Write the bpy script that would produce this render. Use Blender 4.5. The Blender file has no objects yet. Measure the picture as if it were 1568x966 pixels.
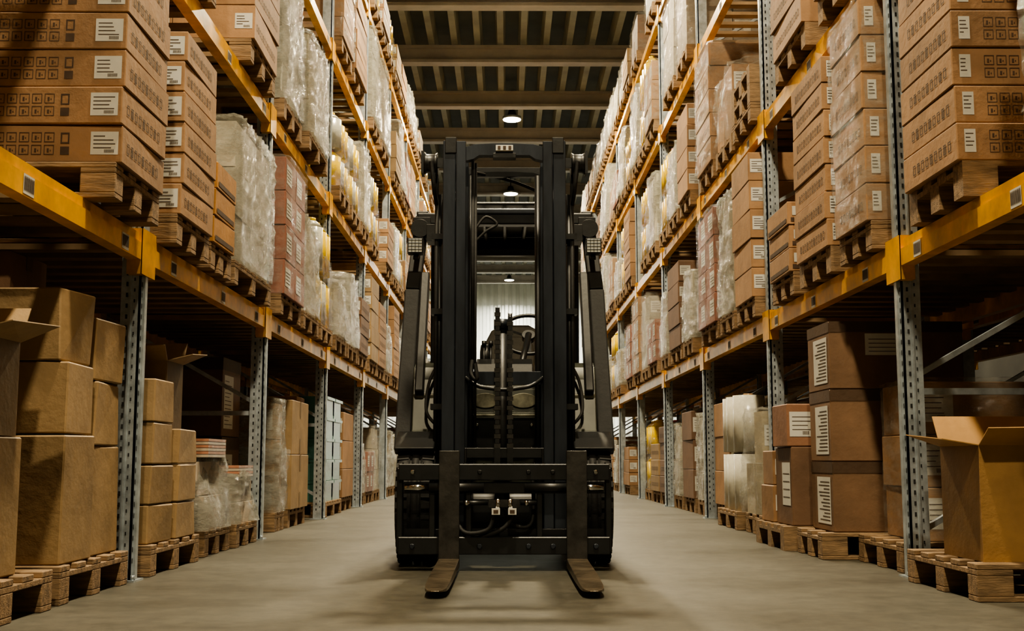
import bpy, math, random
from mathutils import Vector, Matrix, noise
R = random.Random(7)
# ------------------------------------------------------------------ materials
MATS = {}
def newmat(name):
    m = bpy.data.materials.new(name); m.use_nodes = True
    nt = m.node_tree; b = nt.nodes['Principled BSDF']
    MATS[name] = m
    return m, nt, b
def ramp(nt, c0, c1, p0=0.3, p1=0.7):
    r = nt.nodes.new('ShaderNodeValToRGB')
    r.color_ramp.elements[0].position = p0; r.color_ramp.elements[1].position = p1
    r.color_ramp.elements[0].color = (*c0, 1); r.color_ramp.elements[1].color = (*c1, 1)
    return r
def noisetex(nt, scale, detail=4, rough=0.6, stretch=None, rot=None):
    tc = nt.nodes.new('ShaderNodeTexCoord'); n = nt.nodes.new('ShaderNodeTexNoise')
    n.inputs['Scale'].default_value = scale; n.inputs['Detail'].default_value = detail
    n.inputs['Roughness'].default_value = rough
    if stretch:
        mp = nt.nodes.new('ShaderNodeMapping'); mp.inputs['Scale'].default_value = stretch
        if rot: mp.inputs['Rotation'].default_value = rot
        nt.links.new(tc.outputs['Object'], mp.inputs[0]); nt.links.new(mp.outputs[0], n.inputs['Vector'])
    else:
        nt.links.new(tc.outputs['Object'], n.inputs['Vector'])
    return n
def simple(name, col, rough=0.6, metal=0.0, var=0.25, nscale=6, bump=0.0, attr=False, coat=0, stretch=None, bscale=None, emit=None):
    m, nt, b = newmat(name)
    b.inputs['Roughness'].default_value = rough; b.inputs['Metallic'].default_value = metal
    b.inputs['Coat Weight'].default_value = coat
    n = noisetex(nt, nscale, stretch=stretch)
    lo = 1-var; hi = 1+var*0.6
    mix = nt.nodes.new('ShaderNodeMix'); mix.data_type = 'RGBA'; mix.blend_type = 'MULTIPLY'
    mix.inputs[0].default_value = 1
    r = ramp(nt, (lo,)*3, (hi,)*3)
    nt.links.new(n.outputs['Fac'], r.inputs[0]); nt.links.new(r.outputs[0], mix.inputs[6])
    if attr:
        a = nt.nodes.new('ShaderNodeAttribute'); a.attribute_name = 'Col'
        nt.links.new(a.outputs['Color'], mix.inputs[7])
    else:
        mix.inputs[7].default_value = (*col, 1)
    nt.links.new(mix.outputs[2], b.inputs['Base Color'])
    if bump:
        bn = nt.nodes.new('ShaderNodeBump'); bn.inputs['Strength'].default_value = bump
        bn.inputs['Distance'].default_value = 0.01
        n2 = noisetex(nt, bscale or nscale*3, stretch=stretch)
        nt.links.new(n2.outputs['Fac'], bn.inputs['Height']); nt.links.new(bn.outputs[0], b.inputs['Normal'])
    return m
simple('cardboard', (0,0,0), 0.62, 0, 0.28, 3.5, 0.25, attr=True, bscale=20)
simple('paper', (.62,.61,.56), 0.6, 0, 0.08, 10)
simple('ink', (.075,.045,.028), 0.7, 0, 0.3, 20)
simple('wood', (.27,.175,.095), 0.8, 0, 0.6, 3, 0.4, stretch=(2,14,14), bscale=12)
simple('orange', (.78,.39,.008), 0.34, 0, 0.4, 5, 0.1)
simple('galv', (.46,.52,.57), 0.33, 0.5, 0.35, 14)
simple('hole', (.02,.02,.02), 0.9)
simple('slat', (.30,.20,.11), 0.8, 0, 0.4, 4)
simple('black', (.011,.012,.013), 0.40, 0.0, 0.4, 7, 0.1)
simple('mast_steel', (.036,.043,.056), 0.32, 0.4, 0.6, 6, 0.15, stretch=(1,1,.25))
simple('fork_steel', (.055,.053,.05), 0.36, 0.5, 0.6, 9, 0.2)
simple('blade_steel', (.17,.135,.095), 0.3, 0.6, 0.6, 12, 0.25)
simple('rubber', (.013,.013,.013), 0.7, 0, 0.3, 10, 0.2)
simple('body_grey', (.050,.054,.044), 0.3, 0.1, 0.4, 5, coat=.2)
simple('chrome', (.6,.6,.58), 0.15, 1.0, 0.1, 5)
simple('dash', (.20,.195,.15), 0.22, 0.3, 0.8, 9)
simple('seat', (.13,.125,.105), 0.6, 0, 0.2, 20, .2)
simple('roofbeam', (.40,.38,.35), 0.6, 0, 0.15, 3)
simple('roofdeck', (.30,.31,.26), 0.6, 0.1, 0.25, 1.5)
simple('deck_shade', (.07,.078,.065), 0.7, 0.0, 0.3, 1.5)  # upper flutes of the deck: shade between the ribs put into the colour
simple('farwall', (.78,.82,.78), 0.35, 0.2, 0.2, .7)
simple('wallm', (.14,.135,.11), 0.8, 0, 0.2, 1)
simple('plastic', (0,0,0), 0.22, 0, 0.15, 8, 0.2, attr=True)
m, nt, b = newmat('lens'); b.inputs['Base Color'].default_value=(.6,.62,.58,1); b.inputs['Roughness'].default_value=.3; b.inputs['Metallic'].default_value=.2
m, nt, b = newmat('lampglow'); b.inputs['Emission Color'].default_value=(1,.86,.6,1); b.inputs['Emission Strength'].default_value=60
def film(name, col, a0, a1, rough=.10):
    m, nt, b = newmat(name)
    b.inputs['Base Color'].default_value = (*col,1); b.inputs['Roughness'].default_value = rough
    b.inputs['Specular IOR Level'].default_value = 1.0
    n = noisetex(nt, 5, 8, .75, (1,1,3),(.3,.5,0)); r = ramp(nt,(a0,)*3,(a1,)*3,.4,.62)
    nt.links.new(n.outputs['Fac'], r.inputs[0]); nt.links.new(r.outputs[0], b.inputs['Alpha'])
    n2 = noisetex(nt, 9, 9, .8, (1,1,2.2),(.5,.6,0)); bn = nt.nodes.new('ShaderNodeBump')
    bn.inputs['Strength'].default_value=1; bn.inputs['Distance'].default_value=.05
    nt.links.new(n2.outputs['Fac'], bn.inputs['Height']); nt.links.new(bn.outputs[0], b.inputs['Normal'])
film('film_clear', (.62,.60,.53), .03, .36)
film('film_white', (.58,.57,.49), .20, .78, .14)
m, nt, b = newmat('concrete')
n = noisetex(nt, .9, 8, .65); r = ramp(nt, (.050,.046,.034), (.086,.079,.059), .3, .72)
nt.links.new(n.outputs['Fac'], r.inputs[0])
n3 = noisetex(nt, 12, 8, .75); r3 = ramp(nt, (.66,)*3, (1.12,)*3, .35, .6)
nt.links.new(n3.outputs['Fac'], r3.inputs[0])
mx = nt.nodes.new('ShaderNodeMix'); mx.data_type='RGBA'; mx.blend_type='MULTIPLY'; mx.inputs[0].default_value=1
nt.links.new(r.outputs[0], mx.inputs[6]); nt.links.new(r3.outputs[0], mx.inputs[7]); nt.links.new(mx.outputs[2], b.inputs['Base Color'])
rr = ramp(nt, (.38,)*3, (.6,)*3); nt.links.new(n.outputs['Fac'], rr.inputs[0]); nt.links.new(rr.outputs[0], b.inputs['Roughness'])
bn = nt.nodes.new('ShaderNodeBump'); bn.inputs['Strength'].default_value=.15; bn.inputs['Distance'].default_value=.01
nt.links.new(n3.outputs['Fac'], bn.inputs['Height']); nt.links.new(bn.outputs[0], b.inputs['Normal'])

# ------------------------------------------------------------------ mesh builder
class MB:
    def __init__(s): s.v=[]; s.f=[]; s.m=[]; s.c=[]; s.M=Matrix.Identity(4); s.sm=[]
    def V(s,p): s.v.append(tuple(s.M @ Vector(p))); return len(s.v)-1
    def F(s,idx,mat,col=(1,1,1),smooth=False): s.f.append(idx); s.m.append(mat); s.c.append(col); s.sm.append(smooth)
    def poly(s,pts,mat,col=(1,1,1)): s.F([s.V(p) for p in pts],mat,col)
    def box(s,x0,x1,y0,y1,z0,z1,mat,col=(1,1,1)):
        i=[s.V(p) for p in ((x0,y0,z0),(x1,y0,z0),(x1,y1,z0),(x0,y1,z0),(x0,y0,z1),(x1,y0,z1),(x1,y1,z1),(x0,y1,z1))]
        for q in ((0,3,2,1),(4,5,6,7),(0,1,5,4),(1,2,6,5),(2,3,7,6),(3,0,4,7)): s.F([i[k] for k in q],mat,col)
    def bar(s,p0,p1,w,h,mat,col=(1,1,1),up=(0,0,1)):
        p0=Vector(p0);p1=Vector(p1);d=(p1-p0).normalized();u=Vector(up)
        if abs(d.dot(u))>.98:u=Vector((0,1,0))
        a=d.cross(u).normalized();bb=a.cross(d).normalized()
        i=[s.V(p+a*sa*w/2+bb*sb*h/2) for p in (p0,p1) for sa,sb in ((-1,-1),(1,-1),(1,1),(-1,1))]
        for q in ((3,2,1,0),(4,5,6,7),(0,1,5,4),(1,2,6,5),(2,3,7,6),(3,0,4,7)): s.F([i[k] for k in q],mat,col)
    def cyl(s,p0,p1,r,mat,col=(1,1,1),n=16,r2=None):
        p0=Vector(p0);p1=Vector(p1);d=(p1-p0).normalized();u=Vector((0,0,1)) if abs(d.z)<.9 else Vector((1,0,0))
        a=d.cross(u).normalized();bb=d.cross(a); r2=r if r2 is None else r2
        A=[];B=[]
        for k in range(n):
            t=2*math.pi*k/n; o=a*math.cos(t)+bb*math.sin(t)
            A.append(s.V(p0+o*r));B.append(s.V(p1+o*r2))
        for k in range(n):
            j=(k+1)%n; s.F([A[k],B[k],B[j],A[j]],mat,col,True)
        s.F(A,mat,col); s.F(B[::-1],mat,col)
    def tube(s,pts,r,mat,col=(1,1,1),n=8,sub=6):
        P=[Vector(p) for p in pts]; Q=[]
        for i in range(len(P)-1):
            a=P[max(i-1,0)];b_=P[i];c=P[i+1];d=P[min(i+2,len(P)-1)]
            for k in range(sub):
                t=k/sub
                Q.append(.5*((2*b_)+(-a+c)*t+(2*a-5*b_+4*c-d)*t*t+(-a+3*b_-3*c+d)*t**3))
        Q.append(P[-1]); rings=[]; pa=None
        for i,q in enumerate(Q):
            d=(Q[min(i+1,len(Q)-1)]-Q[max(i-1,0)]).normalized()
            if pa is None: u=Vector((0,0,1)) if abs(d.z)<.9 else Vector((1,0,0)); pa=d.cross(u).normalized()
            pa=(pa-d*pa.dot(d)).normalized(); bb=d.cross(pa)
            rings.append([s.V(q+(pa*math.cos(2*math.pi*k/n)+bb*math.sin(2*math.pi*k/n))*r) for k in range(n)])
        for i in range(len(rings)-1):
            for k in range(n):
                j=(k+1)%n; s.F([rings[i][k],rings[i+1][k],rings[i+1][j],rings[i][j]],mat,col,True)
    def lathe_x(s,cx,cy,cz,prof,mat,col=(1,1,1),n=40):
        rings=[[s.V((cx+x,cy+r*math.cos(2*math.pi*k/n),cz+r*math.sin(2*math.pi*k/n))) for k in range(n)] for x,r in prof]
        for i in range(len(rings)-1):
            for k in range(n):
                j=(k+1)%n; s.F([rings[i][k],rings[i][j],rings[i+1][j],rings[i+1][k]],mat,col,True)
        s.F(rings[0][::-1],mat,col); s.F(rings[-1],mat,col)
    def prism(s,pts,x0,x1,mat,col=(1,1,1)):   # pts in (y,z)
        A=[s.V((x0,y,z)) for y,z in pts];B=[s.V((x1,y,z)) for y,z in pts];n=len(pts)
        s.F(A[::-1],mat,col);s.F(B,mat,col)
        for k in range(n): j=(k+1)%n; s.F([A[k],A[j],B[j],B[k]],mat,col)
    def rect(s,o,u,v,a0,b0,a1,b1,mat,col=(1,1,1)):
        o=Vector(o);u=Vector(u);v=Vector(v)
        s.poly([o+u*a0+v*b0,o+u*a1+v*b0,o+u*a1+v*b1,o+u*a0+v*b1],mat,col)
    def frame(s,o,u,v,a0,b0,a1,b1,t,mat):
        s.rect(o,u,v,a0,b0,a1,b0+t,mat);s.rect(o,u,v,a0,b1-t,a1,b1,mat)
        s.rect(o,u,v,a0,b0+t,a0+t,b1-t,mat);s.rect(o,u,v,a1-t,b0+t,a1,b1-t,mat)
    def slab(s,p,th,mat,col=(1,1,1)):
        p=[Vector(q) for q in p]; nn=(p[1]-p[0]).cross(p[2]-p[0]).normalized()*th
        A=[s.V(q) for q in p];B=[s.V(q+nn) for q in p];n=len(p)
        s.F(A[::-1],mat,col);s.F(B,mat,col)
        for k in range(n): j=(k+1)%n; s.F([A[k],A[j],B[j],B[k]],mat,col)
    def build(s,name,parent=None,bevel=0,recenter=True,seg=1):
        xs=[p[0] for p in s.v];ys=[p[1] for p in s.v];zs=[p[2] for p in s.v]
        o=Vector(((min(xs)+max(xs))/2,(min(ys)+max(ys))/2,min(zs))) if recenter else Vector((0,0,0))
        me=bpy.data.meshes.new(name); me.from_pydata([tuple(Vector(p)-o) for p in s.v],[],s.f)
        names=sorted(set(s.m)); 
        for n in names: me.materials.append(MATS[n])
        ix={n:i for i,n in enumerate(names)}
        me.polygons.foreach_set('material_index',[ix[q] for q in s.m])
        me.polygons.foreach_set('use_smooth',s.sm)
        at=me.color_attributes.new('Col','FLOAT_COLOR','CORNER'); d=[]
        for f,c in zip(s.f,s.c): d.extend((c[0],c[1],c[2],1.0)*len(f))
        at.data.foreach_set('color',d); me.update()
        ob=bpy.data.objects.new(name,me); bpy.context.scene.collection.objects.link(ob)
        if parent: ob.parent=parent; ob.location=o-parent.location
        else: ob.location=o
        if bevel:
            md=ob.modifiers.new('bevel','BEVEL');md.width=bevel;md.segments=seg;md.limit_method='ANGLE';md.angle_limit=math.radians(50)
        return ob
def empty(name,loc):
    e=bpy.data.objects.new(name,None); e.location=loc; bpy.context.scene.collection.objects.link(e); e.empty_display_size=.3; return e

# ------------------------------------------------------------------ room
XL,XR=-1.72,1.91
LV=[0,1.57,3.02,4.52,6.02]
PH=.144
ROOM=(-8.5,8.7,-7,56)
m=MB(); m.box(ROOM[0],ROOM[1],ROOM[2],ROOM[3],-.2,0,'concrete'); m.build('floor',recenter=False)
m=MB(); m.box(ROOM[0]-.2,ROOM[0],ROOM[2],ROOM[3],0,9.6,'wallm'); m.build('wall_left',recenter=False)
m=MB(); m.box(ROOM[1],ROOM[1]+.2,ROOM[2],ROOM[3],0,9.6,'wallm'); m.build('wall_right',recenter=False)
m=MB(); m.box(ROOM[0],ROOM[1],ROOM[2]-.2,ROOM[2],0,9.6,'wallm'); m.build('wall_back',recenter=False)
m=MB(); x=ROOM[0]; p=.35
while x<ROOM[1]-p:
    pts=[(x,0),(x+.05,-.09),(x+.19,-.09),(x+.24,0),(x+p,0)]
    for (a,da),(c,dc) in zip(pts[:-1],pts[1:]): m.poly([(a,ROOM[3]+da,0),(c,ROOM[3]+dc,0),(c,ROOM[3]+dc,9.6),(a,ROOM[3]+da,9.6)],'farwall')
    x+=p
m.build('wall_far',recenter=False)
# ceiling: trapezoidal deck running along Y
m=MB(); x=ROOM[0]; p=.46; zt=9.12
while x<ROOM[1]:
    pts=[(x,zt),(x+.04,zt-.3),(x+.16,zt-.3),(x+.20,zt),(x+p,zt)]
    for (a,za),(c,zc) in zip(pts[:-1],pts[1:]): m.poly([(a,ROOM[2],za),(c,ROOM[2],zc),(c,ROOM[3],zc),(a,ROOM[3],za)],'deck_shade' if (za==zt and zc==zt) else 'roofdeck')
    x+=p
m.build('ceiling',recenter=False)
m=MB(); y=20.2-3*9
while y<ROOM[3]:
    if y>ROOM[2]+.3:
        m.box(ROOM[0],ROOM[1],y-.13,y+.13,8.46,8.52,'roofbeam'); m.box(ROOM[0],ROOM[1],y-.03,y+.03,8.52,8.76,'roofbeam'); m.box(ROOM[0],ROOM[1],y-.13,y+.13,8.76,8.815,'roofbeam')
    y+=3
m.build('ceiling_beams',recenter=False)

# ------------------------------------------------------------------ racks
def rack(sign,xf,xr,ys,detail,name,levels):
    m=MB(); lo,hi=min(xf,xr),max(xf,xr)
    H=6.5
    for i,y in enumerate(ys):
        for xi,x in enumerate((xf,xr)):
            s=sign if xi==0 else -sign
            m.box(x-.045,x+.045,y-.045,y-.037,0,H,'galv'); m.box(x-.045,x+.045,y+.037,y+.045,0,H,'galv')
            fx=x-s*.045; m.box(min(fx,fx+s*.01),max(fx,fx+s*.01),y-.045,y+.045,0,H,'galv')
            gx=fx-s*.012; m.box(min(gx,fx),max(gx,fx),y-.018,y+.018,0.01,H,'galv')
            m.box(x-.07,x+.07,y-.07,y+.07,0,.008,'galv')
            m.cyl((x-s*.06,y-.055,.008),(x-s*.06,y-.055,.03),.01,'galv',n=6)
            if xi==0 and i<detail:
                z=.08
                while z<4.4:
                    fo=fx-s*.0015
                    for yy in (-.032,.022): m.rect((fo,y+yy,z),(0,1,0),(0,0,1),0,0,.01,.022,'hole')
                    m.rect((x-.022,y-.0465,z),(1,0,0),(0,0,1),0,0,.010,.02,'hole')
                    m.rect((x+.014,y-.0465,z+.025),(1,0,0),(0,0,1),0,0,.007,.015,'hole')
                    z+=.05
                m.box(x-.004,x+.004,y-.052,y-.045,0,4.4,'galv')
        z=.2; k=0
        while z<H-.7:
            m.bar((xf,y,z),(xr,y,z+.62),.035,.025,'galv')
            if k%2==0: m.bar((xf,y,z+.66),(xr,y,z+.66),.035,.03,'galv')
            z+=.72; k+=1
    for a,c in zip(ys[:-1],ys[1:]):
        for z in levels:
            for xi,x in enumerate((xf,xr)):
                s=sign if xi==0 else -sign
                fx=x-s*.045
                x0,x1=sorted((fx+s*.0,fx+s*.05)); 
                m.box(x0,x1,a+.05,c-.05,z-.125,z-.0,'orange')
                xa,xb=sorted((fx-s*.012,fx)); m.box(xa,xb,a+.05,c-.05,z-.125,z-.045,'orange')
                for e in (a,c):
                    d=1 if e==a else -1
                    y0,y1=sorted((e+d*.046,e+d*.10)); xa,xb=sorted((fx-s*.017,fx+s*.052)); m.box(xa,xb,y0,y1,z-.19,z+.02,'orange')
                    y0,y1=sorted((e+d*.0,e+d*.10)); xa,xb=sorted((fx-s*.019,fx-s*.0125)); m.box(xa,xb,y0,y1,z-.19,z+.02,'orange')
                if xi==0 and a<14:
                    for fy in (.14,.5,.86):
                        yy=a+(c-a)*fy+R.uniform(-.05,.05); o=(fx-s*.0135,yy,z-.118)
                        m.rect(o,(0,1,0),(0,0,1),0,0,.095,.07,'paper')
                        o=(fx-s*.0145,yy,z-.118)
                        for q in range(11): m.rect(o,(0,1,0),(0,0,1),.006+q*.008,.012,.006+q*.008+.005,.062,'ink')
            y=a+.16
            while y<c-.1:
                m.box(lo+.0,hi-.0,y-.045,y+.045,z-.04,z-.012,'slat'); y+=.24
    return m.build(name,recenter=False)
ysL=[2.65+2.8*i for i in range(10)]; ysR=[2.8+2.8*i for i in range(10)]
rack(-1,XL,XL-1.1,ysL,5,'pallet_rack',LV[1:])
rack(1,XR,XR+1.1,ysR,5,'pallet_rack',LV[1:])
rack(-1,XL-1.35,XL-2.45,ysL,0,'pallet_rack',LV[1:])
rack(1,XR+1.35,XR+2.45,ysR,0,'pallet_rack',LV[1:])

# ------------------------------------------------------------------ pallets
PC={}
def pallet(x0,x1,y0,y1,z,name='wooden_pallet'):
    w=round(x1-x0,2);d=round(y1-y0,2)
    if (w,d) not in PC:
        m=MB()
        for i in range(3):
            yy=[0,d/2-.05,d-.1][i]; 
            m.box(0,w,yy,yy+.1,0,.022,'wood')
            for xx in (0,w/2-.07,w-.14): m.box(xx,xx+.14,yy,yy+.1,.022,.1,'wood')
        for xx in (0,w/2-.07,w-.14): m.box(xx,xx+.14,0,d,.1,.122,'wood')
        n=max(3,int(d/.15)); 
        for i in range(n):
            yy=(d-.1)*i/(n-1); m.box(0,w,yy,yy+.1,.122,.144,'wood')
        o=m.build(name,bevel=.003,recenter=False); PC[(w,d)]=o.data
    else:
        o=bpy.data.objects.new(name,PC[(w,d)]); bpy.context.scene.collection.objects.link(o)
    o.location=(x0,y0,z+.0005); return o

# ------------------------------------------------------------------ loads
CARD=(.34,.197,.100); PLAIN=(.315,.212,.108); DARKC=(.17,.098,.058); REDC=(.25,.105,.07); ORC=(.44,.215,.06)
def vary(c,a=.13):
    k=1+R.uniform(-a,a); return tuple(q*k for q in c)
def carton(m,x0,x1,y0,y1,z0,z1,col,side,style,jit=.006,rot=.012,warp=0):
    cx,cy=(x0+x1)/2,(y0+y1)/2
    m.M=Matrix.Translation((cx+R.uniform(-jit,jit),cy+R.uniform(-jit,jit),0))@Matrix.Rotation(R.uniform(-rot,rot),4,'Z')
    a,b=(x1-x0)/2,(y1-y0)/2
    i0=len(m.v); m.box(-a,a,-b,b,z0,z1,'cardboard',col); h=z1-z0
    if warp:
        for k in range(4,8):
            q=m.v[i0+k]; m.v[i0+k]=(q[0]+R.uniform(-warp,warp),q[1]+R.uniform(0,warp)*(1 if k<6 else -1),q[2]-R.uniform(0,warp*.8))
    fo=(0,-b-.002,z0);fu=(1,0,0);v=(0,0,1)
    ax=-side*(a+.002); ao=(ax,0,z0);au=(0,1,0)
    tape=tuple(q*.72 for q in col)
    e=-side*a
    def fx(d0,d1):
        p,q=e+side*d0,e+side*d1; return min(p,q),max(p,q)
    if style in('label','icons','blabel','slim'):
        w,hh=(.11,.1) if h<.25 else (.16,.15)
        if style=='slim': w=.045
        hh=min(hh,h*.62)
        p,q=fx(.015 if style!='slim' else .03,(.015 if style!='slim' else .03)+w); b0=(h-hh)*.55
        m.rect(fo,fu,v,p,b0,q,b0+hh,'paper')
        o2=(0,-b-.003,z0); ww=q-p
        for k in range(4): m.rect(o2,fu,v,p+ww*.1,b0+hh*(.78-.17*k),p+ww*R.uniform(.45,.9),b0+hh*(.78-.17*k)+.004,'ink')
        if w>.1:
            for k in range(8): m.rect(o2,fu,v,p+ww*.5+k*.005,b0+hh*.08,p+ww*.5+k*.005+.003,b0+hh*.22,'ink')
    if style in('icons','slim'):
        st=.27 if style=='icons' else .13
        for r_ in range(2):
            for c_ in range(5 if style=='icons' else 3):
                p,q=fx(st+c_*.05,st+c_*.05+.04); b0=h*(.2+.34*r_)
                m.frame(fo,fu,v,p,b0,q,b0+.04,.003,'ink')
                m.rect(fo,fu,v,p+.012,b0+.01,q-.02,b0+.026,'ink'); m.rect(fo,fu,v,p+.024,b0+.014,q-.012,b0+.02,'ink')
        if style=='icons':
            p,q=fx(.21,.245); m.rect(fo,fu,v,p,h*.2,q,h*.42,'ink'); m.frame(fo,fu,v,p,h*.5,q,h*.8,.006,'ink')
            tp,tq=fx(.53,.58); m.rect((0,-b-.0012,z0),fu,v,tp,0,tq,h,'cardboard',tuple(q*1.15 for q in col))
    if style in('icons','text','label','slim'):
        L=2*b; n=int((L-.12)/.05)
        for k in range(n):
            y=-b+.06+k*.05; z_=h*.34
            m.frame(ao,au,v,y,z_,y+.03,z_+.042,.005,'ink')
            if k%3==1: m.rect(ao,au,v,y+.012,z_,y+.018,z_+.042,'ink')
    if style=='alabel':
        L=2*b; m.rect(ao,au,v,-b+.03,h*.25,-b+.03+min(.2,L*.5),h*.8,'paper')
        ao2=(ax-side*.001,0,z0)
        for k in range(4): m.rect(ao2,au,v,-b+.045,h*(.35+.1*k),-b+.01+min(.2,L*.5),h*(.35+.1*k)+.005,'ink')
    if style=='stripe':
        m.rect(ao,au,v,-b+.03,h*.12,b-.03,h*.3,'ink'); m.rect(fo,fu,v,-a+.02,h*.12,a-.02,h*.3,'ink')
        p,q=fx(.03,.1); m.rect(fo,fu,v,p,h*.4,q,h*.8,'paper')
    if style in('band','bandp'):
        m.rect(ao,au,v,-b,h*.84,b,h,'cardboard',tuple(q*.45 for q in col)); m.rect(fo,fu,v,-a,h*.84,a,h,'cardboard',tuple(q*.45 for q in col))
        m.rect(ao,au,v,-b+.05,h*.1,-b+.33,h*.78,'paper')
        ao2=(ax-side*.001,0,z0)
        for k in range(12): m.rect(ao2,au,v,-b+.07,h*(.15+.05*k),-b+.07+R.uniform(.12,.24),h*(.15+.05*k)+.005,'ink')
        if style=='bandp':
            p,q=fx(.2,.42); m.rect(fo,fu,v,p,h*.5,q,h*.82,'paper')
            for k in range(4): m.rect((0,-b-.003,z0),fu,v,p+.02,h*(.55+.06*k),q-.05,h*(.55+.06*k)+.004,'ink')
    if style=='tape' and not warp:
        m.rect(fo,fu,v,-.03,h*.0,.03,h*.22,'cardboard',tape); m.rect(fo,fu,v,-.03,h*.8,.03,h,'cardboard',tape); m.rect(ao,au,v,-.03,0,.03,h*.3,'cardboard',tape); m.rect(ao,au,v,-.03,h*.7,.03,h,'cardboard',tape)
    if warp: m.rect((0,-b-.004,z0),fu,v,-.025,.0,.025,h*.2,'cardboard',tape)
    m.M=Matrix.Identity(4)
def stack(side,y0,y1,z0,rows,h,col=CARD,xf=None,depth=1.05,nx=2,ny=1,style='text',wrap=None,name='cardboard_box_stack',pal=True,jit=.006,skip=0):
    X=XL if side<0 else XR
    xf=(abs(X)-(.13 if z0>1 else 0)) if xf is None else xf
    m=MB(); zz=z0+(PH if pal else 0)+.001
    for r in range(rows):
        for i in range(nx):
            for j in range(ny):
                if r==rows-1 and R.random()<skip and i==nx-1: continue
                w=depth/nx; l=(y1-y0)/ny
                a=xf+i*w; b=a+w-.008
                x0,x1=(a,b) if side>0 else (-b,-a)
                carton(m,x0,x1,y0+j*l+.004,y0+(j+1)*l-.004,zz+r*h,zz+(r+1)*h-.004,vary(col),side,style,jit)
    if wrap:
        x0,x1=(xf,xf+depth) if side>0 else (-xf-depth,-xf)
        shell(m,x0-.02,x1+.02,y0-.02,y1+.02,zz,zz+rows*h+.012,wrap,.012)
    o=m.build(name,bevel=.004)
    if pal:
        x0,x1=(xf+.02,xf+depth+.05) if side>0 else (-xf-depth-.05,-xf-.02)
        pallet(x0,x1,y0,y1,z0)
    return o
def shell(m,x0,x1,y0,y1,z0,z1,mat,amp,nz=None,taper=0,lump=0,dx=.035):
    sd=R.uniform(0,99); w=x1-x0;d=y1-y0; per=[]
    if y0>12: dx=.06
    rc=min(.05,w/4,d/4)
    def seg(a,b):
        n=max(2,int((Vector(b)-Vector(a)).length/dx)); return [tuple(Vector(a).lerp(Vector(b),k/n)) for k in range(n)]
    per+=seg((x0+rc,y0),(x1-rc,y0))+seg((x1-rc,y0),(x1,y0+rc))[:1]+seg((x1,y0+rc),(x1,y1-rc))+seg((x1,y1-rc),(x1-rc,y1))[:1]
    per+=seg((x1-rc,y1),(x0+rc,y1))+seg((x0+rc,y1),(x0,y1-rc))[:1]+seg((x0,y1-rc),(x0,y0+rc))+seg((x0,y0+rc),(x0+rc,y0))[:1]
    nz=nz or max(4,int((z1-z0)/dx)); cx,cy=(x0+x1)/2,(y0+y1)/2; rings=[]
    for i in range(nz+1):
        t=i/nz; ring=[]
        for (x,y) in per:
            k=1-taper*t; z=z0+(z1-z0)*t
            q=Vector((x*5+sd,y*5,z*3+ (x+y)*5)); n1=noise.noise(q); n2=1-abs(noise.noise(q*2.3))*2; n2=n2*n2*n2 if n2>0 else 0
            vx,vy=(x-cx)*k,(y-cy)*k; L=math.hypot(vx,vy) or 1
            off=amp*(.5*n1+.9*n2-.5)
            off+=lump*noise.noise(Vector((x*2.2+sd,y*2.2,z*2.5)))
            ring.append(m.V((cx+vx+vx/L*off,cy+vy+vy/L*off,z+(0 if i in(0,) else amp*.5*n2+ (lump*.8*noise.noise(Vector((x*3,y*3,sd))) if i==nz else 0)))))
        rings.append(ring)
    n=len(per)
    for i in range(nz):
        for k in range(n):
            j=(k+1)%n; m.F([rings[i][k],rings[i][j],rings[i+1][j],rings[i+1][k]],mat,(1,1,1),True)
    c1=[]
    for k in range(n):
        v=Vector(m.v[rings[-1][k]]); c1.append(m.V((cx+(v.x-cx)*.6,cy+(v.y-cy)*.6,v.z+amp*.8+lump*.5*noise.noise(Vector((v.x*4,v.y*4,sd))))))
    for k in range(n):
        j=(k+1)%n; m.F([rings[-1][k],rings[-1][j],c1[j],c1[k]],mat,(1,1,1),True)
    m.F(c1,mat)
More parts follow.
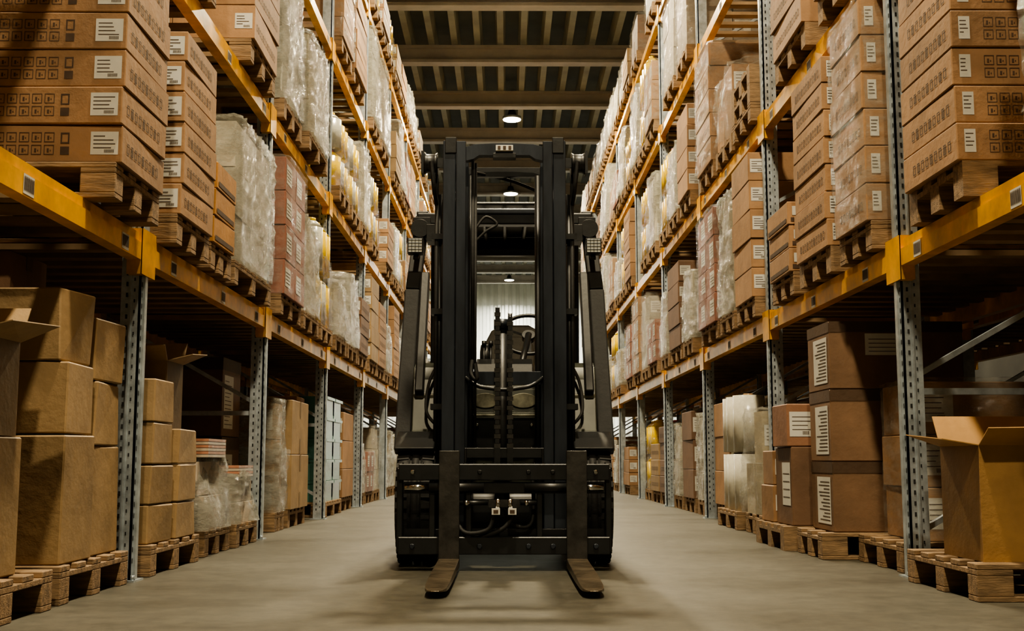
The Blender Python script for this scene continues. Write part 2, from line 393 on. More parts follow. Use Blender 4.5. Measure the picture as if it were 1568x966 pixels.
def wrapped(side,y0,y1,z0,h,kind='white',xf=None,depth=1.0,taper=.03,lump=.02,name='shrink_wrapped_pallet_load',inner=None,pal=True,sheets=0):
    X=XL if side<0 else XR; xf=(abs(X)-(.13 if z0>1 else 0)) if xf is None else xf
    x0,x1=(xf,xf+depth) if side>0 else (-xf-depth,-xf)
    zz=z0+(PH if pal else 0)+.001; m=MB(); ic=inner or R.choice([(.42,.37,.27),(.46,.43,.34),(.32,.24,.15),(.46,.44,.37)])
    if kind=='yellow':
        r=min(.12,(y1-y0)/6-.008)
        for i in range(4):
            for j in range(3):
                cx=x0+.15+i*(depth-.3)/3; cy=y0+(y1-y0)*(.19+.31*j)
                for q in range(2):
                    hh=h/2; zb=zz+q*hh; yc=(.74,.50,.0) if (i+j+q)%4 else (.45,.45,.38)
                    m.cyl((cx,cy,zb+.01),(cx,cy,zb+hh*.8),r,'plastic',yc,20)
                    m.cyl((cx,cy,zb+hh*.8),(cx,cy,zb+hh*.93),r,'plastic',yc,20,r2=r*.5)
                    m.cyl((cx,cy,zb+hh*.93),(cx,cy,zb+hh*.99),r*.42,'plastic',(.5,.08,.05) if R.random()<.3 else (.74,.5,0),12)
        shell(m,x0+.01,x1-.01,y0+.01,y1-.01,zz,zz+h*R.uniform(.5,.85),'film_clear',.03,taper=taper)
    else:
        nr=max(2,int(h/.28)); hh=(h-.03)/nr
        for r in range(nr):
            for i in range(2):
                for j in range(2):
                    if kind=='clear' and r==nr-1 and R.random()<.2: continue
                    k=1-taper*r/nr*1.1; cx=(x0+x1)/2;cy=(y0+y1)/2; W=(x1-x0-.06)/2*k;D=(y1-y0-.06)/2*k
                    a=cx-W+i*W;b=cy-D+j*D
                    carton(m,a,a+W-.012,b,b+D-.012,zz+r*hh,zz+(r+1)*hh-.006,vary(ic,.2),side,'blabel' if R.random()<.3 else 'plain')
        shell(m,x0,x1,y0,y1,zz,zz+h,'film_white' if kind=='white' else 'film_clear',.022,taper=taper,lump=lump)
        if kind=='white' : shell(m,x0-.012,x1+.012,y0-.012,y1+.012,zz+.02,zz+h*R.uniform(.3,.7),'film_clear',.024,taper=taper*.5,lump=lump)
        for k in range(sheets): m.box(x1-.42,x1-.03,y0+.08,y0+.5,zz+h-.01+k*.018,zz+h+.005+k*.018,'plastic',(.45,.22,.14) if k%2 else (.5,.42,.33))
    m.build(name)
    if pal:
        a,b=(xf+.02,xf+depth+.1) if side>0 else (-xf-depth-.1,-xf-.02); pallet(a,b,y0+.01,y1-.01,z0)

L1,L2,L3,L4=LV[1:]
# ---- left, level 1
stack(-1,4.62,5.22,L1,6,.155,xf=1.53,depth=1.05,nx=1,style='icons')
stack(-1,5.62,6.24,L1,6,.152,xf=1.56,nx=2,style='label')
stack(-1,6.36,6.84,L1,3,.150,col=ORC,xf=1.58,nx=3,style='stripe')
wrapped(-1,6.92,8.02,L1,.88,'white',xf=1.58,lump=.01,taper=.0,inner=(.5,.47,.38))
stack(-1,8.38,9.2,L1,4,.25,col=REDC,xf=1.58,nx=2,ny=2,style='alabel',wrap='film_clear')
wrapped(-1,9.32,10.1,L1,.76,'white',xf=1.58,lump=.05)
wrapped(-1,10.2,10.92,L1,.95,'yellow',xf=1.58)
# ---- left, level 2
stack(-1,5.6,6.35,L2,4,.2,nx=2,style='text'); 
stack(-1,7.2,7.98,L2,4,.22,xf=1.58,nx=2,style='label')
wrapped(-1,8.42,9.2,L2,1.15,'white',xf=1.6); wrapped(-1,9.3,10.3,L2,.85,'white',xf=1.56,lump=.02)
wrapped(-1,11.2,11.95,L2,.75,'yellow',xf=1.58); wrapped(-1,12.1,12.85,L2,.8,'yellow',xf=1.58)
wrapped(-1,12.95,13.7,L2,.9,'white',xf=1.58)
wrapped(-1,14.0,14.8,L2,.85,'yellow',xf=1.58)
# ---- left, level 3
stack(-1,11.25,12.0,L3,5,.2,nx=2,style='text',wrap='film_clear'); stack(-1,12.2,13.1,L3,4,.22,nx=2,style='label')
wrapped(-1,14.0,14.8,L3,1.15,'white'); wrapped(-1,15.0,16.0,L3,1.1,'white')
# ---- right, level 1
wrapped(1,3.2,3.98,L1,.85,'clear',xf=1.76,inner=CARD,lump=.02)
stack(1,4.58,5.2,L1,7,.155,xf=1.78,nx=1,style='slim')
stack(1,5.76,6.32,L1,6,.19,xf=1.78,nx=2,style='slim',wrap='film_clear')
stack(1,6.46,7.16,L1,7,.155,xf=1.77,nx=2,style='slim')
stack(1,7.36,7.95,L1,3,.150,xf=1.78,nx=3,style='stripe',col=CARD)
stack(1,8.52,9.2,L1,5,.215,xf=1.78,nx=2,style='blabel')
wrapped(1,9.3,9.95,L1,1.0,'white',xf=1.78,lump=.02)
stack(1,10.05,10.9,L1,4,.25,col=REDC,xf=1.78,nx=2,ny=2,style='alabel',wrap='film_clear')
wrapped(1,11.4,12.05,L1,.68,'white',xf=1.78); stack(1,12.15,12.95,L1,4,.22,col=DARKC,nx=2,style='blabel')
wrapped(1,13.1,13.8,L1,.7,'white')
# ---- right, level 2
stack(1,5.9,6.6,L2,4,.2,nx=2); stack(1,6.9,7.7,L2,4,.2,nx=2)
for k in range(3): pallet(1.80,3.0,8.52,9.22,L2+k*.146)
wrapped(1,9.35,10.1,L2,.62,'clear',xf=1.8,inner=CARD,lump=.08)
stack(1,10.22,10.98,L2,5,.215,xf=1.8,nx=2,style='text',wrap='film_clear')
stack(1,11.4,12.1,L2,4,.22,nx=2,style='blabel'); wrapped(1,12.25,13.0,L2,.75,'white'); wrapped(1,13.1,13.8,L2,.9,'yellow')
# ---- right, level 3
wrapped(1,11.45,12.2,L3,1.1,'clear',inner=(.3,.25,.2)); wrapped(1,12.4,13.3,L3,1.0,'clear',inner=(.4,.36,.3))
# ---- random fill for the far bays
def rnd(side,y0,y1,z0,hmax=1.15):
    q=R.random(); h=R.uniform(.5,hmax)
    if q<.34: stack(side,y0,y1,z0,max(2,int(h/.2)),.2,col=R.choice([CARD,CARD,DARKC,PLAIN]),nx=2,style=R.choice(['text','blabel','label']),skip=.4)
    elif q<.46: stack(side,y0,y1,z0,max(2,int(h/.25)),.25,col=R.choice([CARD,REDC]),nx=2,ny=2,style='alabel',wrap='film_clear')
    elif q<.72: wrapped(side,y0,y1,z0,h,'white',lump=R.uniform(.01,.06))
    elif q<.91: wrapped(side,y0,y1,z0,h,'clear',inner=R.choice([CARD,DARKC,(.45,.42,.35),(.2,.17,.13)]),lump=.04)
    else: wrapped(side,y0,y1,z0,h,'yellow')
def fill(side,ys,lev,ymin,hmax=1.15,p=.93):
    for a,c in zip(ys[:-1],ys[1:]):
        for k in range(3):
            y0=a+.1+k*.88; y1=y0+.8
            if y0<ymin: continue
            if R.random()<p: rnd(side,y0,y1,lev,hmax)
fill(-1,ysL,L1,11.1); fill(-1,ysL,L2,14.85); fill(-1,ysL,L3,16.6); fill(-1,ysL,L4,11,.6,.95)
fill(1,ysR,L1,13.9); fill(1,ysR,L2,13.9); fill(1,ysR,L3,13.9); fill(1,ysR,L4,11,.6,.95)
fill(-1,ysL,0,13.8,1.1); fill(1,ysR,0,13.9,1.1)

# ---- ground, left
def cart(side,x0,x1,y0,y1,z0,z1,col=PLAIN,style='tape',name='cardboard_box',rot=.03,warp=0):
    m=MB(); carton(m,x0,x1,y0,y1,z0+.001,z1-.001,vary(col,.1),side,style,0,rot,warp); return m.build(name,bevel=.006)
def open_carton(x0,x1,y0,y1,z0,z1,col,name='open_cardboard_box',fl=.16):
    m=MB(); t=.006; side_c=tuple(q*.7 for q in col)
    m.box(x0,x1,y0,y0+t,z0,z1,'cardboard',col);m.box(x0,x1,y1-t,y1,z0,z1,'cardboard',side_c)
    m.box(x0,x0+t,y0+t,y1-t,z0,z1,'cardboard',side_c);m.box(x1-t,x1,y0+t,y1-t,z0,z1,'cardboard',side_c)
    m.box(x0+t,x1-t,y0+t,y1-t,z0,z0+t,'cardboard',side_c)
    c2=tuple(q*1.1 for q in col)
    m.slab([(x0,y0,z1),(x1,y0,z1),(x1+.02,y0-fl*.8,z1+fl*.45),(x0-.01,y0-fl*.8,z1+fl*.4)],t*.6,'cardboard',c2)
    m.slab([(x1,y1,z1),(x0,y1,z1),(x0,y1+fl*.5,z1+fl*.8),(x1,y1+fl*.5,z1+fl*.8)],t*.6,'cardboard',c2)
    m.slab([(x0,y1,z1),(x0,y0,z1),(x0-fl*.9,y0,z1+fl*.15),(x0-fl*.9,y1,z1+fl*.3)],t*.6,'cardboard',c2)
    m.slab([(x1,y0,z1),(x1,y1,z1),(x1+fl*.85,y1,z1+fl*.35),(x1+fl*.85,y0,z1+fl*.2)],t*.6,'cardboard',c2)
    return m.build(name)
Z0=PH+.001
pallet(-2.75,-1.65,3.62,4.42,0); pallet(-2.86,-1.66,4.52,5.32,0)
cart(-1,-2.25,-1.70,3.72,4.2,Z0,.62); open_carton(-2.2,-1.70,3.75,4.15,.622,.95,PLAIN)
W=.012
cart(-1,-2.30,-1.68,4.56,4.90,Z0,.64,warp=W); cart(-1,-2.28,-1.69,4.57,4.88,.64,.92,warp=W,rot=.05); cart(-1,-2.27,-1.71,4.58,4.88,.92,1.21,warp=.02,rot=.06)
cart(-1,-2.02,-1.705,4.93,5.3,Z0,.60,warp=.014,rot=.02); cart(-1,-2.02,-1.71,4.94,5.29,.60,.87,warp=W); cart(-1,-2.02,-1.705,4.94,5.28,.87,1.14,warp=W)
cart(-1,-2.48,-2.06,4.95,5.33,Z0,.70); cart(-1,-2.48,-2.06,4.95,5.33,.70,1.2); cart(-1,-2.46,-2.07,4.93,5.3,1.2,1.415,DARKC)
pallet(-2.78,-1.65,5.62,6.5,0)
for k,(a,b) in enumerate([(Z0,.33),(.33,.52),(.52,.72),(.72,.93)]): cart(-1,-2.01,-1.67,5.66,6.0,a,b,rot=.05,warp=.008)
for k,(a,b) in enumerate([(Z0,.33),(.33,.52),(.52,.70)]): cart(-1,-1.98,-1.66,6.06,6.44,a,b,rot=.04,warp=.008)
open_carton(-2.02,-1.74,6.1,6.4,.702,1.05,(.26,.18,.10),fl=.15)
cart(-1,-2.6,-2.08,5.7,6.1,Z0,.7,DARKC)
wrapped(-1,6.72,7.35,0,.42,'white',xf=1.66,lump=.12,taper=.15,inner=(.5,.42,.34),name='plastic_wrapped_bundle',sheets=6)
wrapped(-1,7.42,8.05,0,.30,'white',xf=1.64,lump=.10,taper=.1,inner=(.5,.42,.34),name='plastic_wrapped_bundle',depth=.8,sheets=4)
stack(-1,8.38,8.95,0,2,.56,col=DARKC,xf=2.0,depth=.75,nx=1,style='band')
wrapped(-1,9.05,9.45,0,.86,'white',xf=1.72,depth=.4,lump=.02,inner=(.36,.25,.15)); 
stack(-1,9.6,10.4,0,2,.44,col=PLAIN,xf=1.72,nx=2,style='tape')
cart(-1,-2.75,-1.85,10.5,10.95,0,1.1,CARD)
m=MB()
for k in range(5):
    for (a,b) in ((11.35,11.85),(11.9,12.4)):
        z=Z0+k*.2; c=(.07,.17,.14)
        m.box(-2.2,-1.72,a,b,z,z+.03,'plastic',c); m.box(-2.2,-1.72,a,a+.02,z+.03,z+.17,'plastic',c); m.box(-2.2,-1.72,b-.02,b,z+.03,z+.17,'plastic',c)
        m.box(-2.2,-2.18,a,b,z+.03,z+.17,'plastic',c); m.box(-1.74,-1.72,a,b,z+.03,z+.17,'plastic',c); m.box(-2.22,-1.7,a-.01,b+.005,z+.17,z+.197,'plastic',c)
m.build('plastic_crate_stack'); pallet(-2.8,-1.7,11.33,12.43,0)
stack(-1,12.6,13.5,0,3,.3,col=CARD,nx=2,style='blabel')
# ---- ground, right
pallet(1.80,2.95,4.62,5.42,0)
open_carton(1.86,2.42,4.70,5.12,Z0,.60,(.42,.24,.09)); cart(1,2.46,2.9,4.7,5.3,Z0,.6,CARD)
pallet(1.90,3.05,5.78,6.5,0)
stack(1,5.85,6.4,0,3,.26,col=CARD,xf=2.02,depth=.95,nx=1,style='blabel',wrap='film_clear',pal=False).location.z+=PH+.002
pallet(1.72,2.92,6.56,7.12,0) 
for a,b,st in ((Z0,.53,'band'),(.53,.93,'band'),(.93,1.31,'bandp')): cart(1,1.80,2.55,6.6,7.06,a,b,(.22,.128,.072),st,rot=.012)
pallet(1.66,2.86,7.2,8.0,0)
cart(1,1.72,2.1,7.24,7.62,Z0,.62,DARKC,'alabel'); cart(1,1.70,2.1,7.24,7.6,.62,.88,(.33,.17,.10),'blabel'); cart(1,1.70,2.08,7.66,7.98,Z0,.38,CARD,'blabel'); cart(1,1.71,2.08,7.66,7.98,.38,.6,CARD,'blabel')
cart(1,2.15,2.8,7.3,7.9,Z0,.95,CARD,'tape')
wrapped(1,8.55,9.15,0,.78,'clear',xf=1.80,depth=.6,inner=(.42,.36,.25),lump=.08,name='plastic_wrapped_bundle')
m=MB()
for (x,y) in ((1.92,9.42),(2.18,9.44),(1.92,9.7),(2.18,9.7),(1.94,9.97),(2.20,9.97)):
    for z in (0,.46): m.cyl((x,y,Z0+z),(x,y,Z0+z+.44),.125,'plastic',(.60,.58,.50),24); m.cyl((x,y,Z0+z+.44),(x,y,Z0+z+.455),.04,'plastic',(.35,.22,.12),12)
m.build('plastic_film_roll_stack'); pallet(1.78,2.96,9.28,10.12,0)
stack(1,10.2,10.95,0,3,.3,col=CARD,nx=2,style='blabel')
wrapped(1,11.4,12.1,0,.85,'white'); stack(1,12.25,12.95,0,3,.3,nx=2,col=DARKC,style='blabel'); wrapped(1,13.1,13.8,0,.8,'white')
# ---- back rows
for side,ys in ((-1,ysL),(1,ysR)):
    xf=(abs(XL) if side<0 else XR)+1.42
    for lv in LV[:4]:
        for a,c in zip(ys[:-1],ys[1:]):
            if a>17: continue
            for k in range(2):
                if R.random()<.8:
                    y0=a+.15+k*1.3; stack(side,y0,y0+1.15,lv,R.randint(2,4),.27,col=R.choice([CARD,DARKC,(.14,.12,.1)]),xf=xf,depth=.95,nx=1,ny=2,style='plain')

# ------------------------------------------------------------------ forklift
FX=-.01
fk=empty('forklift',(FX,6.6,0))
def part(m,name,bevel=0,seg=1):
    m.v=[(p[0]+FX,p[1],p[2]) for p in m.v]; return m.build(name,parent=fk,bevel=bevel,seg=seg)
for i,x in enumerate((-.268,.355)):
    m=MB(); w=.05
    m.box(x-w,x+w,5.86,5.905,.05,.585,'fork_steel')
    secs=[(5.905,.05,.095,w),(5.7,.05,.09,w),(5.2,.05,.082,w),(4.9,.052,.072,w*.96),(4.80,.054,.067,w*.86),(4.755,.056,.064,w*.6),(4.742,.057,.062,w*.3)]
    rings=[]
    for y,a,b,ww in secs: rings.append([m.V((x-ww,y,a-.03)),m.V((x+ww,y,a-.03)),m.V((x+ww,y,b-.03)),m.V((x-ww,y,b-.03))])
    for q in range(len(rings)-1):
        for k in range(4): j=(k+1)%4; m.F([rings[q][k],rings[q+1][k],rings[q+1][j],rings[q][j]],'blade_steel')
    m.F(rings[0],'blade_steel');m.F(rings[-1][::-1],'blade_steel')
    m.box(x-w,x+w,5.86,5.905,.02,.06,'blade_steel')
    m.box(x-w*.8,x+w*.8,5.905,5.93,.47,.56,'black')
    part(m,'fork_%d'%(i+1),.006,2)
m=MB()
m.box(-.52,.52,5.91,5.96,.44,.52,'black'); m.box(-.50,.50,5.93,5.99,.375,.43,'black')
m.box(-.52,.52,5.91,5.96,.08,.165,'black')
for s in (-1,1):
    m.box(min(s*.50,s*.53),max(s*.50,s*.53),5.93,5.99,.09,.50,'black')
    m.box(min(s*.16,s*.19),max(s*.16,s*.19),5.93,6.1,.1,.5,'black')
    m.box(min(s*.34,s*.37),max(s*.34,s*.37),5.93,5.97,.12,.44,'black')
    for xx in (.12,.24,.45): 
        m.cyl((s*xx,5.91,.48),(s*xx,5.902,.48),.012,'chrome' if xx==.45 else 'black',n=8)
        m.cyl((s*xx,5.91,.12),(s*xx,5.902,.12),.014,'mast_steel',n=8)
m.box(-.5,.5,6.0,6.02,.16,.2,'black')
for k in range(21): m.box(-.5+k*.05-.004,-.5+k*.05+.004,5.915,5.955,.52,.528,'black')
part(m,'fork_carriage',.004)
m=MB()
for s in (-1,1): m.cyl((s*.37,5.922,.405),(s*.49,5.922,.405),.017,'chrome'); m.cyl((s*.10,5.925,.405),(s*.37,5.925,.405),.024,'black')
m.box(-.075,.075,5.88,5.93,.31,.345,'fork_steel'); m.cyl((-.03,5.875,.30),(-.03,5.875,.35),.012,'chrome'); m.cyl((.03,5.875,.30),(.03,5.875,.35),.012,'chrome')
m.box(-.06,-.02,5.86,5.88,.275,.305,'paper'); m.box(.02,.06,5.86,5.88,.275,.305,'paper'); m.box(-.052,-.028,5.857,5.86,.282,.298,'ink'); m.box(.028,.052,5.857,5.86,.282,.298,'ink')
m.cyl((-.22,5.92,.33),(-.08,5.92,.33),.012,'black'); m.cyl((.08,5.92,.33),(.16,5.92,.33),.012,'black')
m.cyl((-.2,5.915,.33),(-.17,5.915,.33),.015,'chrome'); m.cyl((.1,5.915,.33),(.12,5.915,.33),.015,'chrome')
m.tube([(-.05,5.9,.28),(-.08,5.9,.2),(-.2,5.92,.19),(-.24,5.98,.3),(-.24,6.02,.45)],.011,'rubber')
m.tube([(.05,5.9,.28),(.0,5.9,.21),(-.1,5.92,.17),(-.2,5.96,.18)],.011,'rubber')
m.tube([(0,5.95,.3),(.05,5.95,.22),(.14,5.97,.24),(.14,6.02,.5)],.01,'rubber')
part(m,'side_shift_cylinder')
m=MB()
for s in (-1,1):
    def bx(a,b,y0,y1,z0,z1,mat): m.box(min(s*a,s*b),max(s*a,s*b),y0,y1,z0,z1,mat)
    bx(.305,.320,6.08,6.24,.07,2.20,'mast_steel'); bx(.255,.32,6.07,6.09,.07,2.20,'mast_steel'); bx(.255,.32,6.23,6.25,.07,2.20,'mast_steel')
    bx(.200,.250,6.045,6.065,.10,2.19,'mast_steel'); bx(.215,.232,6.065,6.2,.10,2.19,'mast_steel'); bx(.190,.250,6.2,6.22,.10,2.19,'mast_steel')
    bx(.19,.20,6.03,6.22,.45,.60,'black')
    bx(.232,.245,6.05,6.2,.6,2.19,'black')
    bx(.25,.31,6.06,6.08,2.13,2.215,'black')
    m.cyl((s*.26,6.12,2.0),(s*.31,6.12,2.0),.045,'mast_steel')
part(m,'mast_rails',.003)
m=MB()
pts=[(-.2,2.16),(-.15,2.175),(-.05,2.18),(.05,2.18),(.15,2.175),(.2,2.16),(.2,2.085),(.16,2.095),(.13,2.115),(-.13,2.115),(-.16,2.095),(-.2,2.085)]
A=[m.V((x,6.05,z)) for x,z in pts];B=[m.V((x,6.1,z)) for x,z in pts]; m.F(A,'mast_steel');m.F(B[::-1],'mast_steel')
for k in range(12): j=(k+1)%12; m.F([A[k],B[k],B[j],A[j]],'mast_steel')
m.box(-.045,.045,6.03,6.05,2.135,2.165,'paper'); m.box(-.06,.06,6.04,6.1,2.10,2.125,'black')
for k in range(3): m.box(-.035+k*.028,-.02+k*.028,6.027,6.03,2.14,2.16,'ink')
m.box(-.30,.30,6.25,6.29,2.05,2.10,'black')
m.box(-.30,.30,6.22,6.28,.93,1.0,'mast_steel'); m.box(-.30,.30,6.24,6.30,.22,.34,'black'); m.box(-.2,.2,6.10,6.15,.55,.60,'black')
m.tube([(-.2,6.2,.965),(-.14,6.14,.92),(-.06,6.14,.905),(0,6.14,.90),(.06,6.14,.905),(.14,6.14,.92),(.2,6.2,.965)],.011,'black')
part(m,'mast_crossmembers',.004)
m=MB()
m.cyl((-.01,6.2,.25),(-.01,6.2,1.22),.038,'black',n=20); m.cyl((-.01,6.2,1.22),(-.01,6.2,1.27),.045,'mast_steel',n=20)
m.lathe_x(-.035,6.13,1.28,[(-.012,.055),(-.008,.045),(.008,.045),(.012,.055)],'black',n=24)
m.lathe_x(.03,6.13,1.25,[(-.012,.055),(-.008,.045),(.008,.045),(.012,.055)],'black',n=24)
for cx,zt in ((-.035,1.30),(.03,1.26)):
    z=.48;k=0
    while z<zt:
        w=.016 if k%2 else .011
        m.box(cx-w,cx+w,6.07,6.085,z,z+.022,'fork_steel' if k%2 else 'black'); z+=.024;k+=1
m.box(-.055,.05,6.06,6.10,.44,.52,'black'); m.box(-.05,-.02,6.05,6.07,.52,.60,'black'); m.box(.015,.045,6.05,6.07,.52,.60,'black')
for s in (-1,1):
    m.cyl((s*.178,6.24,.2),(s*.178,6.24,2.05),.017,'black')
m.cyl((-.165,6.12,1.02),(-.165,6.12,2.10),.010,'rubber'); m.cyl((-.150,6.12,.6),(-.150,6.12,2.09),.007,'rubber')
m.tube([(-.165,6.12,1.05),(-.17,6.1,.98),(-.14,6.08,.95),(-.15,6.08,1.03)],.011,'rubber')
m.tube([(-.16,6.2,2.06),(-.05,6.3,2.06),(.06,6.3,2.03),(.17,6.28,1.98)],.009,'rubber')
m.tube([(-.15,6.28,1.78),(-.1,6.3,1.84),(-.04,6.3,1.80),(-.1,6.3,1.76),(-.16,6.3,1.70)],.007,'rubber')
part(m,'lift_chain_and_cylinder')
m=MB()
for s in (-1,1):
    m.lathe_x(s*.39,6.17,2.10,[(-.035,.03),(-.035,.058),(-.02,.05),(.02,.05),(.035,.058),(.035,.03)],'black',n=24)
    m.box(min(s*.32,s*.43),max(s*.32,s*.43),6.16,6.19,2.08,2.13,'black')
    m.box(min(s*.425,s*.44),max(s*.425,s*.44),6.13,6.22,2.04,2.16,'black')
    m.cyl((s*.36,6.22,.5),(s*.36,6.22,2.10),.010,'rubber')
    m.tube([(s*.385,6.12,2.1),(s*.37,6.14,1.95),(s*.36,6.25,1.86),(s*.365,6.3,1.7),(s*.36,6.3,.9)],.011,'rubber')
    m.cyl((s*.345,6.26,.3),(s*.345,6.26,1.95),.018,'black')
    for z in (.8,1.3,1.7): m.box(min(s*.32,s*.385),max(s*.32,s*.385),6.2,6.29,z,z+.03,'black')
part(m,'hose_pulleys')
for s in (-1,1):
    m=MB(); prof=[(-.10,.17),(-.10,.27),(-.085,.305),(-.03,.312),(-.028,.302),(-.018,.302),(-.016,.313),(.016,.313),(.018,.302),(.028,.302),(.03,.312),(.085,.305),(.10,.27),(.10,.17)]
    m.lathe_x(s*.455,6.36,.313,prof,'rubber',n=48); m.lathe_x(s*.455,6.36,.313,[(-.08,.168),(-.101,.165),(-.06,.1),(.06,.1),(.101,.165),(.08,.168)],'body_grey',n=32)
    for k in range(36):
        t=2*math.pi*k/36; c,sn=math.cos(t),math.sin(t)
        for e in (-1,1): m.bar((s*.455+e*.035,6.36+.308*c,.313+.308*sn),(s*.455+e*.095,6.36+.303*c,.313+.303*sn),.03,.014,'rubber',up=(0,c,sn))
    part(m,'front_wheel_%s'%('left' if s<0 else 'right'))
    m=MB(); m.lathe_x(s*.43,8.15,.24,[(-.07,.1),(-.07,.21),(-.05,.24),(.05,.24),(.07,.21),(.07,.1)],'rubber',n=36); part(m,'rear_wheel_%s'%('left' if s<0 else 'right'))
m=MB()
for s in (-1,1):
    a,b=sorted((s*.335,s*.505))
    fend=[(6.36,.66),(6.48,.70),(6.56,.98),(6.60,1.05),(6.66,1.08),(6.80,1.08),(7.0,1.0),(7.05,.62),(6.95,.45),(6.80,.52),(6.66,.645)]
    m.prism(fend,a,b,'body_grey')
    a,b=sorted((s*.36,s*.565)); m.prism([(6.14,.60),(6.25,.655),(6.36,.69),(6.6,.66),(6.74,.55),(6.72,.53),(6.58,.635),(6.36,.66),(6.27,.63),(6.16,.58)],a,b,'black')
    a,b=sorted((s*.28,s*.54)); m.box(a,b,7.05,8.0,.16,.42,'black')
    a,b=sorted((s*.37,s*.50)); m.box(a,b,6.53,6.545,.80,.90,'dash')
    m.tube([(s*.36,6.4,.72),(s*.42,6.42,.80),(s*.41,6.46,.95),(s*.37,6.5,1.05)],.009,'rubber')
part(m,'fenders',.02,3)
m=MB()
m.box(-.33,.33,6.58,6.64,.18,.80,'body_grey'); m.box(-.2,.2,6.56,6.58,.56,.77,'black'); m.box(-.2,.2,6.553,6.56,.775,.79,'dash')
for x,z in ((-.15,.73),(.15,.73),(-.15,.6),(.15,.6),(0,.6)): m.cyl((x,6.56,z),(x,6.552,z),.01,'chrome',n=8)
m.prism([(6.58,.80),(6.60,.93),(6.80,1.02),(6.95,.98),(6.9,.80)],-.33,.33,'body_grey')
for s in (-1,1):
    a=s*.105; pts=[(a+.07*math.cos(t)*(1.1),0,.865+.042*math.sin(t)) for t in [2*math.pi*k/20 for k in range(20)]]
    m.slab([(x,6.585,z) for x,_,z in pts][::-1],-.012,'dash')
m.prism([(6.70,.98),(6.74,1.08),(6.86,1.12),(6.95,1.02)],-.16,.16,'black')
m.box(-.3,.3,6.28,6.62,.15,.26,'black'); m.box(-.33,.33,6.64,7.3,.15,.22,'black')
m.cyl((-.42,6.4,.31),(.42,6.4,.31),.07,'black')
part(m,'front_cowl',.008,2)
m=MB()
m.prism([(7.3,.2),(7.3,.86),(7.42,.95),(8.0,.95),(8.0,.2)],-.5,.5,'body_grey')
m.prism([(8.0,.25),(8.0,1.0),(8.3,1.0),(8.55,.9),(8.65,.7),(8.65,.3),(8.5,.2)],-.52,.52,'black')
part(m,'counterweight_body',.03,3)
m=MB()
m.prism([(7.4,.951),(7.38,1.05),(7.45,1.10),(7.85,1.07),(7.85,.951)],-.16,.26,'seat')
def back(pts,th,mat): m.slab([(x,7.80+(z-1.05)*.3,z) for x,z in pts],th,mat)
cx=.07
o=[(.17,1.02),(.20,1.08),(.21,1.2),(.20,1.32),(.16,1.40),(.09,1.44)]
back([(cx+x,z) for x,z in o]+[(cx-x,z) for x,z in o[::-1]],-.10,'seat')
o=[(.12,1.10),(.13,1.2),(.12,1.30),(.07,1.36)]
m.slab([(cx+x,7.785+(z-1.05)*.3,z) for x,z in o]+[(cx-x,7.785+(z-1.05)*.3,z) for x,z in o[::-1]],-.03,'seat')
m.box(-.20,-.10,7.25,7.5,1.0,1.04,'black')
part(m,'driver_seat',.025,3)
m=MB(); c=Vector((.145,7.12,1.29)); nrm=Vector((0,-.75,.66)); u=Vector((1,0,0)); v=nrm.cross(u)
ring=[c+(u*math.cos(2*math.pi*k/24)+v*math.sin(2*math.pi*k/24))*.17 for k in range(25)]
m.tube([tuple(p) for p in ring],.012,'black',sub=2)
for t in (0.3,2.8,4.7): m.bar(c-nrm*.02,c+(u*math.cos(t)+v*math.sin(t))*.17,.03,.012,'black')
m.cyl(c,c-nrm*.04,.04,'black'); m.cyl(c,(.08,6.85,1.0),.02,'black'); m.box(.18,.26,7.05,7.1,1.19,1.28,'black')
for k in range(3): m.cyl((-.12+k*.04,6.9,1.05),(-.12+k*.04,6.93,1.2),.007,'black'); 
for k in range(3): m.cyl((-.12+k*.04,6.93,1.2),(-.12+k*.04,6.935,1.23),.014,'black')
m.lathe_x(-.11,7.0,1.14,[(-.035,.04),(-.03,.075),(.03,.075),(.035,.04)],'black',n=20)
part(m,'steering_wheel')
m=MB()
for s in (-1,1):
    m.bar((s*.555,6.50,.58),(s*.53,6.80,1.5),.085,.09,'rubber',up=(0,1,0)); m.bar((s*.53,6.80,1.5),(s*.50,7.12,1.99),.08,.08,'rubber',up=(0,1,0))
    m.bar((s*.465,6.50,.90),(s*.455,6.78,1.60),.05,.07,'black',up=(0,1,0))
    m.bar((s*.50,8.5,.9),(s*.49,8.3,2.08),.06,.08,'black',up=(0,1,0))
    m.bar((s*.50,7.10,2.0),(s*.49,8.35,2.10),.07,.08,'black')
m.bar((-.53,7.12,1.99),(.53,7.12,1.99),.09,.07,'black'); m.bar((-.52,8.33,2.10),(.52,8.33,2.10),.08,.07,'black')
for k in range(7): x=-.39+k*.13; m.bar((x,7.12,2.0),(x,8.33,2.10),.025,.05,'black')
m.bar((-.30,7.02,2.02),(.30,7.02,2.02),.04,.035,'mast_steel')
m.tube([(-.46,8.3,1.80),(-.40,8.3,1.93),(-.28,8.3,2.01),(.28,8.3,2.01),(.40,8.3,1.93),(.46,8.3,1.80)],.05,'black')
m.box(-.45,.45,8.27,8.33,1.97,2.1,'black')
m.box(-.42,.42,7.2,8.28,2.10,2.12,'black')
part(m,'overhead_guard',.008,2)
m=MB()
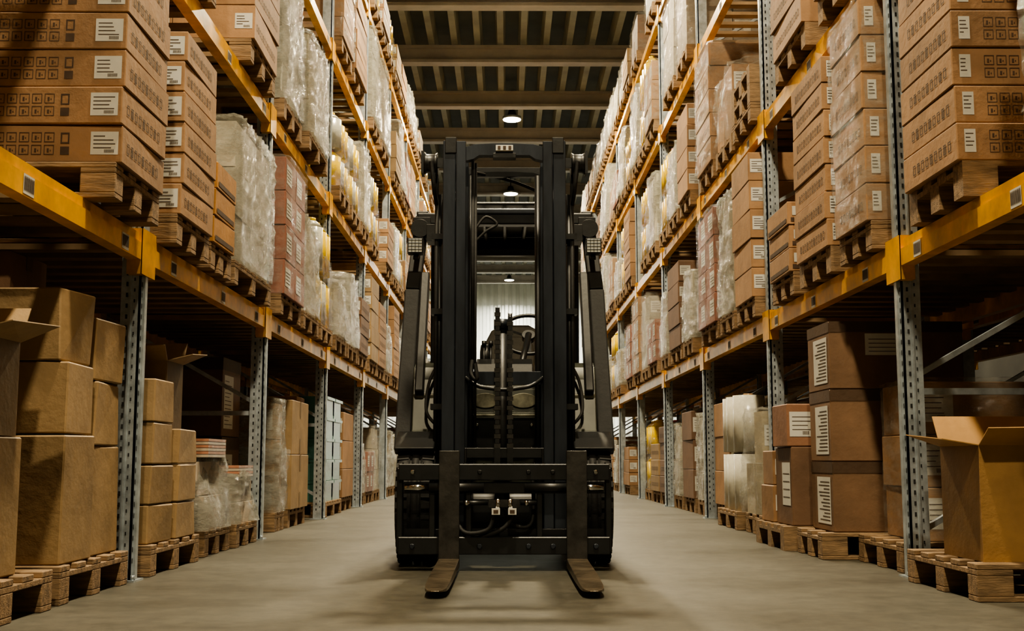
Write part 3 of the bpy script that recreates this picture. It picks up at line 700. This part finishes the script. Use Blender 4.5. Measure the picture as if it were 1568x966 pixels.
for s in (-1,1):
    a,b=sorted((s*.465,s*.555)); m.box(a,b,6.70,6.77,1.71,1.80,'black'); m.box(a+.007,b-.007,6.692,6.70,1.717,1.793,'lens')
    for i in range(4): m.box(a+.007,b-.007,6.688,6.692,1.732+i*.018,1.735+i*.018,'black')
    for i in range(3): m.box(a+.024+i*.02,a+.027+i*.02,6.687,6.692,1.717,1.793,'black')
    m.bar((s*.51,6.74,1.69),(s*.51,6.95,1.76),.03,.02,'black')
    m.cyl((s*.50,6.92,1.90),(s*.50,6.96,1.90),.055,'black',n=20); m.box(min(s*.44,s*.54),max(s*.44,s*.54),6.94,7.0,1.84,1.97,'black')
    m.box(min(s*.40,s*.46),max(s*.40,s*.46),6.9,7.05,1.82,1.92,'black')
part(m,'work_lamps',.008,2)

# ------------------------------------------------------------------ lamps
i=0
for y in (-3,4.2,11.8,19.0,27,34.8,43,52):
    x=.13; z=8.42
    m=MB(); m.cyl((x,y,z),(x,y,z+.06),.22,'galv',n=28); m.cyl((x,y,z+.06),(x,y,z+.22),.12,'black',n=20,r2=.08); m.cyl((x,y,z+.22),(x,y,9.119),.015,'black',n=8); m.cyl((x,y,z-.012),(x,y,z),.2,'lampglow',n=28)
    m.build('high_bay_lamp')
    ld=bpy.data.lights.new('lamp','AREA'); ld.shape='DISK'; ld.size=.4; ld.energy=720 if y<40 else 1600; ld.color=(1,.845,.57) if y<40 else (1,.93,.78); ld.spread=math.radians(165)
    lo=bpy.data.objects.new('high_bay_lamp_light_%d'%i,ld); lo.location=(x,y,z-.05); bpy.context.scene.collection.objects.link(lo); i+=1
for y in (6,20,34,50):  # unseen fill lights, added to lift side shadows and brighten the far wall
    for x in (-5.9,6.1):
        ld=bpy.data.lights.new('side','AREA'); ld.shape='DISK'; ld.size=.7; ld.energy=280 if y<40 else 1500; ld.color=(1,.86,.62) if y<40 else (1,.94,.8)
        lo=bpy.data.objects.new('side_fill_light_%d'%i,ld); lo.location=(x,y,8.3); bpy.context.scene.collection.objects.link(lo); i+=1
w=bpy.data.worlds.new('World'); bpy.context.scene.world=w; w.use_nodes=True
w.node_tree.nodes['Background'].inputs[0].default_value=(1,.85,.6,1); w.node_tree.nodes['Background'].inputs[1].default_value=.05
try:
    bpy.context.scene.view_settings.look='AgX - Medium High Contrast'
except Exception as e: print(e)
# ------------------------------------------------------------------ camera
cd=bpy.data.cameras.new('camera'); cd.sensor_width=36; cd.lens=41.8; cd.clip_end=200
co=bpy.data.objects.new('camera',cd); co.location=(0,0,.54); co.rotation_euler=(math.radians(90+6.92),0,math.radians(-.28)); bpy.context.scene.collection.objects.link(co)
bpy.context.scene.camera=co
